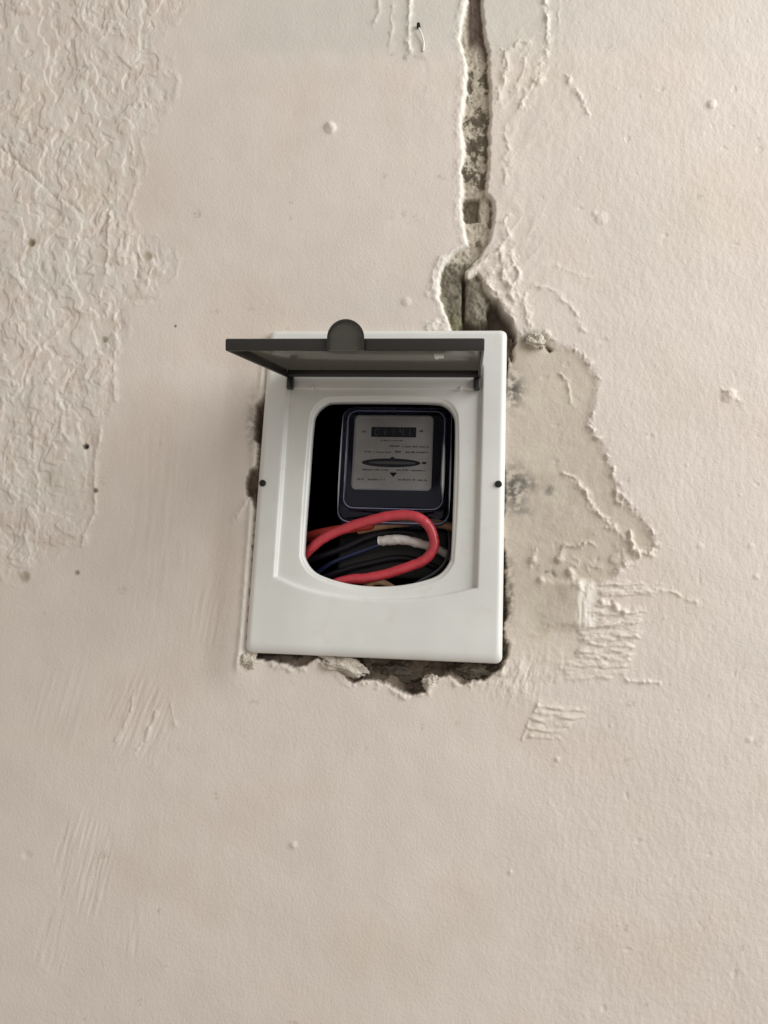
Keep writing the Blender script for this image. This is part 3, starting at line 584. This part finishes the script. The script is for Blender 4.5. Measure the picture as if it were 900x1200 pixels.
for Rr, y, r in ((rr(.0560, MZ0 + .002, MZ1 - .0004, .012), .0380, .00055), (rr(.0494, MZ0 + .0150, MZ1 - .0064, .010), .0306, .00050)):
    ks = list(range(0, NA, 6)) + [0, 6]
    tube('edge_glint', [(mc_[0] + Rr[k] * math.cos(ANG[k]), y, mc_[1] + Rr[k] * math.sin(ANG[k])) for k in ks], r, M_RIM_GLEAM, cov, seg=6, n=2)
mpart(bm_obj('base', box_bm(MX, .090, (MZ0 + MZ1) / 2 - .012, .116, .030, .150, .003), M_BASE, None, True, 40))
mpart(bm_obj('inner_frame', box_bm(MX, .056, .036, .098, .024, .104, .003), M_BASE, None, True, 40))
mpart(bm_obj('terminal_cover', box_bm(MX, .070, -.058, .112, .040, .050, .004), M_BLACK, None, True, 40))
FX0, FX1, FZ0, FZ1, FY = -.0328, .0478, .0066, .0846, .0418
def plate_bm(x0, x1, z0, z1, r, y0, y1):
    bm = bmesh.new(); P = rrect(x0, x1, z0, z1, r, 6); A = [bm.verts.new((x, y0, z)) for x, z in P]; B = [bm.verts.new((x, y1, z)) for x, z in P]
    bm.faces.new(A); bm.faces.new(B[::-1])
    for i in range(len(P)): j = (i + 1) % len(P); bm.faces.new((A[i], A[j], B[j], B[i]))
    return bm
face = mpart(bm_obj('dial_plate', plate_bm(FX0, FX1, FZ0, FZ1, .0045, FY, FY + .0015), M_FACE)); face['label'] = 'grey printed dial plate of the meter'
# bright turned edge of the dial plate
def frame_bm(x0, x1, z0, z1, r, t, y0, y1):
    bm = bmesh.new(); O = rrect(x0, x1, z0, z1, r, 6); I = rrect(x0 + t, x1 - t, z0 + t, z1 - t, max(r - t, .0005), 6); n = len(O)
    vs = [[bm.verts.new((x, y, z)) for x, z in P] for P, y in ((O, y1), (O, y0), (I, y0), (I, y1))]
    for r0, r1 in ((0, 1), (1, 2), (2, 3)):
        for i in range(n): j = (i + 1) % n; bm.faces.new((vs[r0][i], vs[r0][j], vs[r1][j], vs[r1][i]))
    return bm
M_EDGE = mat('bright_edge', lin(196, 196, 198), .3, .5, metallic=.3)
bm_obj('plate_edge', frame_bm(FX0 - .0004, FX1 + .0004, FZ0 - .0004, FZ1 + .0004, .0049, .0012, FY - .0009, FY + .001), M_EDGE, face)
W_, H_ = FX1 - FX0, FZ1 - FZ0
def fx(t): return FX0 + W_ * t
def fz(t): return FZ1 - H_ * t                        # t from the top edge
cw = mpart(bm_obj('counter_window', plate_bm(fx(.215), fx(.79), fz(.29), fz(.155), .0008, FY - .0006, FY + .0006), M_BLACK))
M_DIG = mat('digit_drum_white', lin(112, 110, 110), .5)
SEG = {'0': 'abcdef', '1': 'bc', '4': 'fgbc'}
for k, ch in enumerate('01141'):
    bm = bmesh.new(); cx = fx(.29 + .105 * k); cz = fz(.222); w2, h2, t2 = .0017, .0031, .0008
    for sg in SEG[ch]:
        r = {'a': (0, h2, w2, 0), 'd': (0, -h2, w2, 0), 'g': (0, 0, w2, 0), 'b': (w2, h2 / 2, 0, h2 / 2), 'c': (w2, -h2 / 2, 0, h2 / 2), 'f': (-w2, h2 / 2, 0, h2 / 2), 'e': (-w2, -h2 / 2, 0, h2 / 2)}[sg]
        t = box_bm(cx + r[0] - (w2 if ch == '1' else 0), FY - .0008, cz + r[1], 2 * r[2] + t2, .0004, 2 * r[3] + t2); mm = bpy.data.meshes.new('t'); t.to_mesh(mm); t.free(); bm.from_mesh(mm); bpy.data.meshes.remove(mm)
    bm_obj('digit', bm, M_DIG, cw)
# slot with the turning disc
def ell(cx, cz, rx, rz, y0, y1, n=40, p=1.0):
    bm = bmesh.new(); A = []; B = []
    for k in range(n):
        a = 2 * math.pi * k / n; x = cx + rx * math.cos(a); z = cz + rz * math.copysign(abs(math.sin(a)) ** p, math.sin(a)); A.append(bm.verts.new((x, y0, z))); B.append(bm.verts.new((x, y1, z)))
    bm.faces.new(A); bm.faces.new(B[::-1])
    for i in range(n): j = (i + 1) % n; bm.faces.new((A[i], A[j], B[j], B[i]))
    return bm
sl = mpart(bm_obj('disc_slot', ell(fx(.485), fz(.640), W_ * .375, .0046, FY - .0005, FY + .0005), M_BLACK))
M_DISC = mat('aluminium_disc', lin(120, 118, 116), .35, metallic=.7)
bm_obj('disc', ell(fx(.50), fz(.641), W_ * .30, .0016, FY - .0009, FY - .0002), M_DISC, sl)
bm_obj('disc_bearing', ell(fx(.50), fz(.586), .0022, .0020, FY - .0009, FY - .0002, 16), M_BLACK, sl)
bm_obj('arrow_mark', box_bm(fx(.905), FY - .0003, fz(.635), .0042, .0006, .0022), M_PRINT, sl)
# illegible rows of print
rng = np.random.default_rng(5); bm = bmesh.new()
def word(x0, x1, z, h):
    x = x0
    while x < x1:
        wd = rng.uniform(.0004, .0010); hh = h * rng.uniform(.5, 1)
        t = box_bm(x + wd / 2, FY - .00018, z + (hh - h) / 2, wd * .65, .0003, hh); mm = bpy.data.meshes.new('t'); t.to_mesh(mm); t.free(); bm.from_mesh(mm); bpy.data.meshes.remove(mm)
        x += wd + (0.0012 if rng.random() < .12 else .0001)
for x0, x1, zt, h in [(.34, .62, .335, .0014), (.46, .58, .41, .0018), (.62, .95, .415, .0017), (.14, .22, .49, .0020), (.26, .48, .495, .0016), (.53, .60, .485, .0026), (.66, .78, .49, .0022), (.80, .95, .49, .0020), (.12, .45, .735, .0017), (.56, .72, .730, .0022), (.75, .93, .735, .0017), (.06, .14, .865, .0018), (.20, .42, .865, .0020), (.58, .80, .860, .0020), (.83, .95, .862, .0018), (.10, .15, .215, .0026), (.83, .87, .20, .0026)]:
    word(fx(x0), fx(x1), fz(zt), h)
pr_ = mpart(bm_obj('print', bm, M_PRINT)); pr_['kind'] = 'stuff'
bm = bmesh.new(); vs = [bm.verts.new((fx(a), FY - .0003, fz(c))) for a, c in ((.47, .77), (.57, .77), (.52, .83))]; bm.faces.new(vs); bmesh.ops.solidify(bm, geom=list(bm.faces), thickness=.0002); mpart(bm_obj('triangle_mark', bm, M_PRINT))

# ------------------------------------------------------------------ loose wires in the box
def wire(name, pts, r, material, label, cat='wire', **kw):
    o = tube(name, [at(u, v, Y) for u, v, Y in pts], r, material, None, **kw)
    return tag(o, label, cat, 'wires looped inside the meter box')
wire('wire', [(338, 676, .060), (350, 658, .040), (362, 645, .030), (378, 631.5, .026), (400, 621, .024), (428, 611.5, .022), (455, 605, .020), (477, 603.5, .019), (493, 608, .019), (504, 619, .020), (509, 634, .021), (506, 647, .022), (496, 657, .023), (478, 664.5, .024), (455, 672, .025), (430, 677.5, .025), (408, 679.5, .026), (388, 686, .028), (366, 700, .036), (350, 720, .050)], .0049, M_RED, 'thick bright red wire bent into a big loop under the meter', n=10, seg=18, wob=.10)
wire('wire', [(330, 640, .075), (352, 632, .052), (372, 626, .042), (398, 621, .040), (430, 616, .044), (450, 616, .060)], .0050, M_ORANGE, 'dull orange red wire end behind the start of the red loop')
wire('wire', [(420, 622, .052), (440, 617.5, .048), (470, 613, .046), (500, 612, .046), (524, 616, .048), (548, 624, .060)], .0042, M_TAN, 'tan brown wire behind the top of the red loop')
wire('wire', [(443.5, 634.5, .034), (458, 633, .033), (472, 632.5, .033), (488, 636, .034), (506, 641.5, .036), (521, 648, .040), (540, 662, .055)], [.0044, .0052, .0047, .0045, .0042, .0040], M_TAPE, 'wire wrapped in dirty white tape inside the red loop', wob=.22)
wire('wire', [(448, 637, .034), (432, 643, .040), (410, 651, .044), (388, 660, .048), (366, 675, .056)], .0022, M_BLUE, 'thin navy blue wire leaving the white taped end')
wire('wire', [(470, 694, .040), (492, 681, .030), (510, 671, .026), (522, 658, .027), (527, 640, .036), (526, 622, .055)], .0016, M_GREYW, 'thin charcoal wire in the lower right corner of the window')
wire('wire', [(415, 700, .040), (432, 685, .034), (446, 682, .036), (462, 690, .050)], .0034, M_TAN, 'short tan wire peeping out under the bottom of the red loop')

M_BLKW = mat('black_pvc', lin(26, 24, 30), .45, .3)
wire('wire', [(336, 664, .070), (366, 655, .052), (400, 643, .046), (430, 630, .046), (462, 624, .050), (500, 628, .056), (534, 640, .066)], .0034, M_BLKW, 'black wire running behind the middle of the red loop')
wire('wire', [(352, 690, .060), (392, 672, .050), (430, 661, .046), (470, 654, .046), (508, 664, .050), (536, 684, .060)], .0034, M_BLKW, 'black wire arching across the lower part of the red loop')
# ------------------------------------------------------------------ lumps of plaster in the gap under the box
def lump(name, p, s, seed, material, label, cat, rough=.35, rot=0.0):
    bm = bmesh.new(); bmesh.ops.create_icosphere(bm, subdivisions=5, radius=1.0)
    for v in bm.verts:
        d = v.co.normalized(); q = d * 1.6 + Vector((seed * 3.1, seed, 0))
        k = 1 + rough * (mnoise.fractal(q, .9, 2.1, 6) + .5 * abs(mnoise.noise(q * 2.3)))
        v.co = d * k
    bmesh.ops.scale(bm, vec=s, verts=bm.verts)
    bmesh.ops.rotate(bm, matrix=Matrix.Rotation(rot, 3, 'Y'), verts=bm.verts)
    o = bm_obj(name, bm, material, None, True); o.location = p
    return tag(o, label, cat)
lump('plaster_lump', at(400, 780, .015), (.0225, .008, .0080), 1, M_PLASTER, 'pale crumbly plaster lump wedged under the lower edge of the box', 'plaster lump', .5, .25)
lump('plaster_lump', at(291, 773, .009), (.0075, .005, .0085), 2, M_PLASTER, 'small pale plaster crumb at the lower left corner of the box', 'plaster lump', .5, -.4)
lump('plaster_lump', at(506, 800, .014), (.0080, .006, .0062), 3, M_PLASTER, 'small plaster crumb on the ragged lip right of the dark notch', 'plaster lump', .5)
lump('mortar_lump', at(552, 786, .024), (.016, .009, .0085), 4, M_MORTAR, 'grey brown mortar lump in the gap under the right of the box', 'mortar lump', .45, .1)
lump('mortar_lump', at(466, 789, .034), (.028, .010, .0075), 6, M_MORTAR, 'long dark mortar lump in the middle of the gap under the box', 'mortar lump', .35, .05)
lump('plaster_lump', at(627, 399, .008), (.0085, .005, .0065), 7, M_PLASTER, 'pale plaster crumb beside the upper right corner of the box', 'plaster lump', .5, .3)
# nail with a bit of thread, top of the wall
p = at(490.5, 31, .009)
nail = bm_obj('nail', disc_bm(p[0], .0075, p[2], .0022, .005, 14), M_SLOT, None, True, 35); tag(nail, 'tiny black nail head beside the white drip above', 'nail')
th = tube('thread', [at(491, 33, .0065), at(494, 40, .007), at(496.5, 50, .0085), at(496, 60, .009)], .0010, mat('white_thread', lin(224, 220, 212), .8), None, seg=8)
tag(th, 'short white thread hanging below the tiny black nail', 'thread')
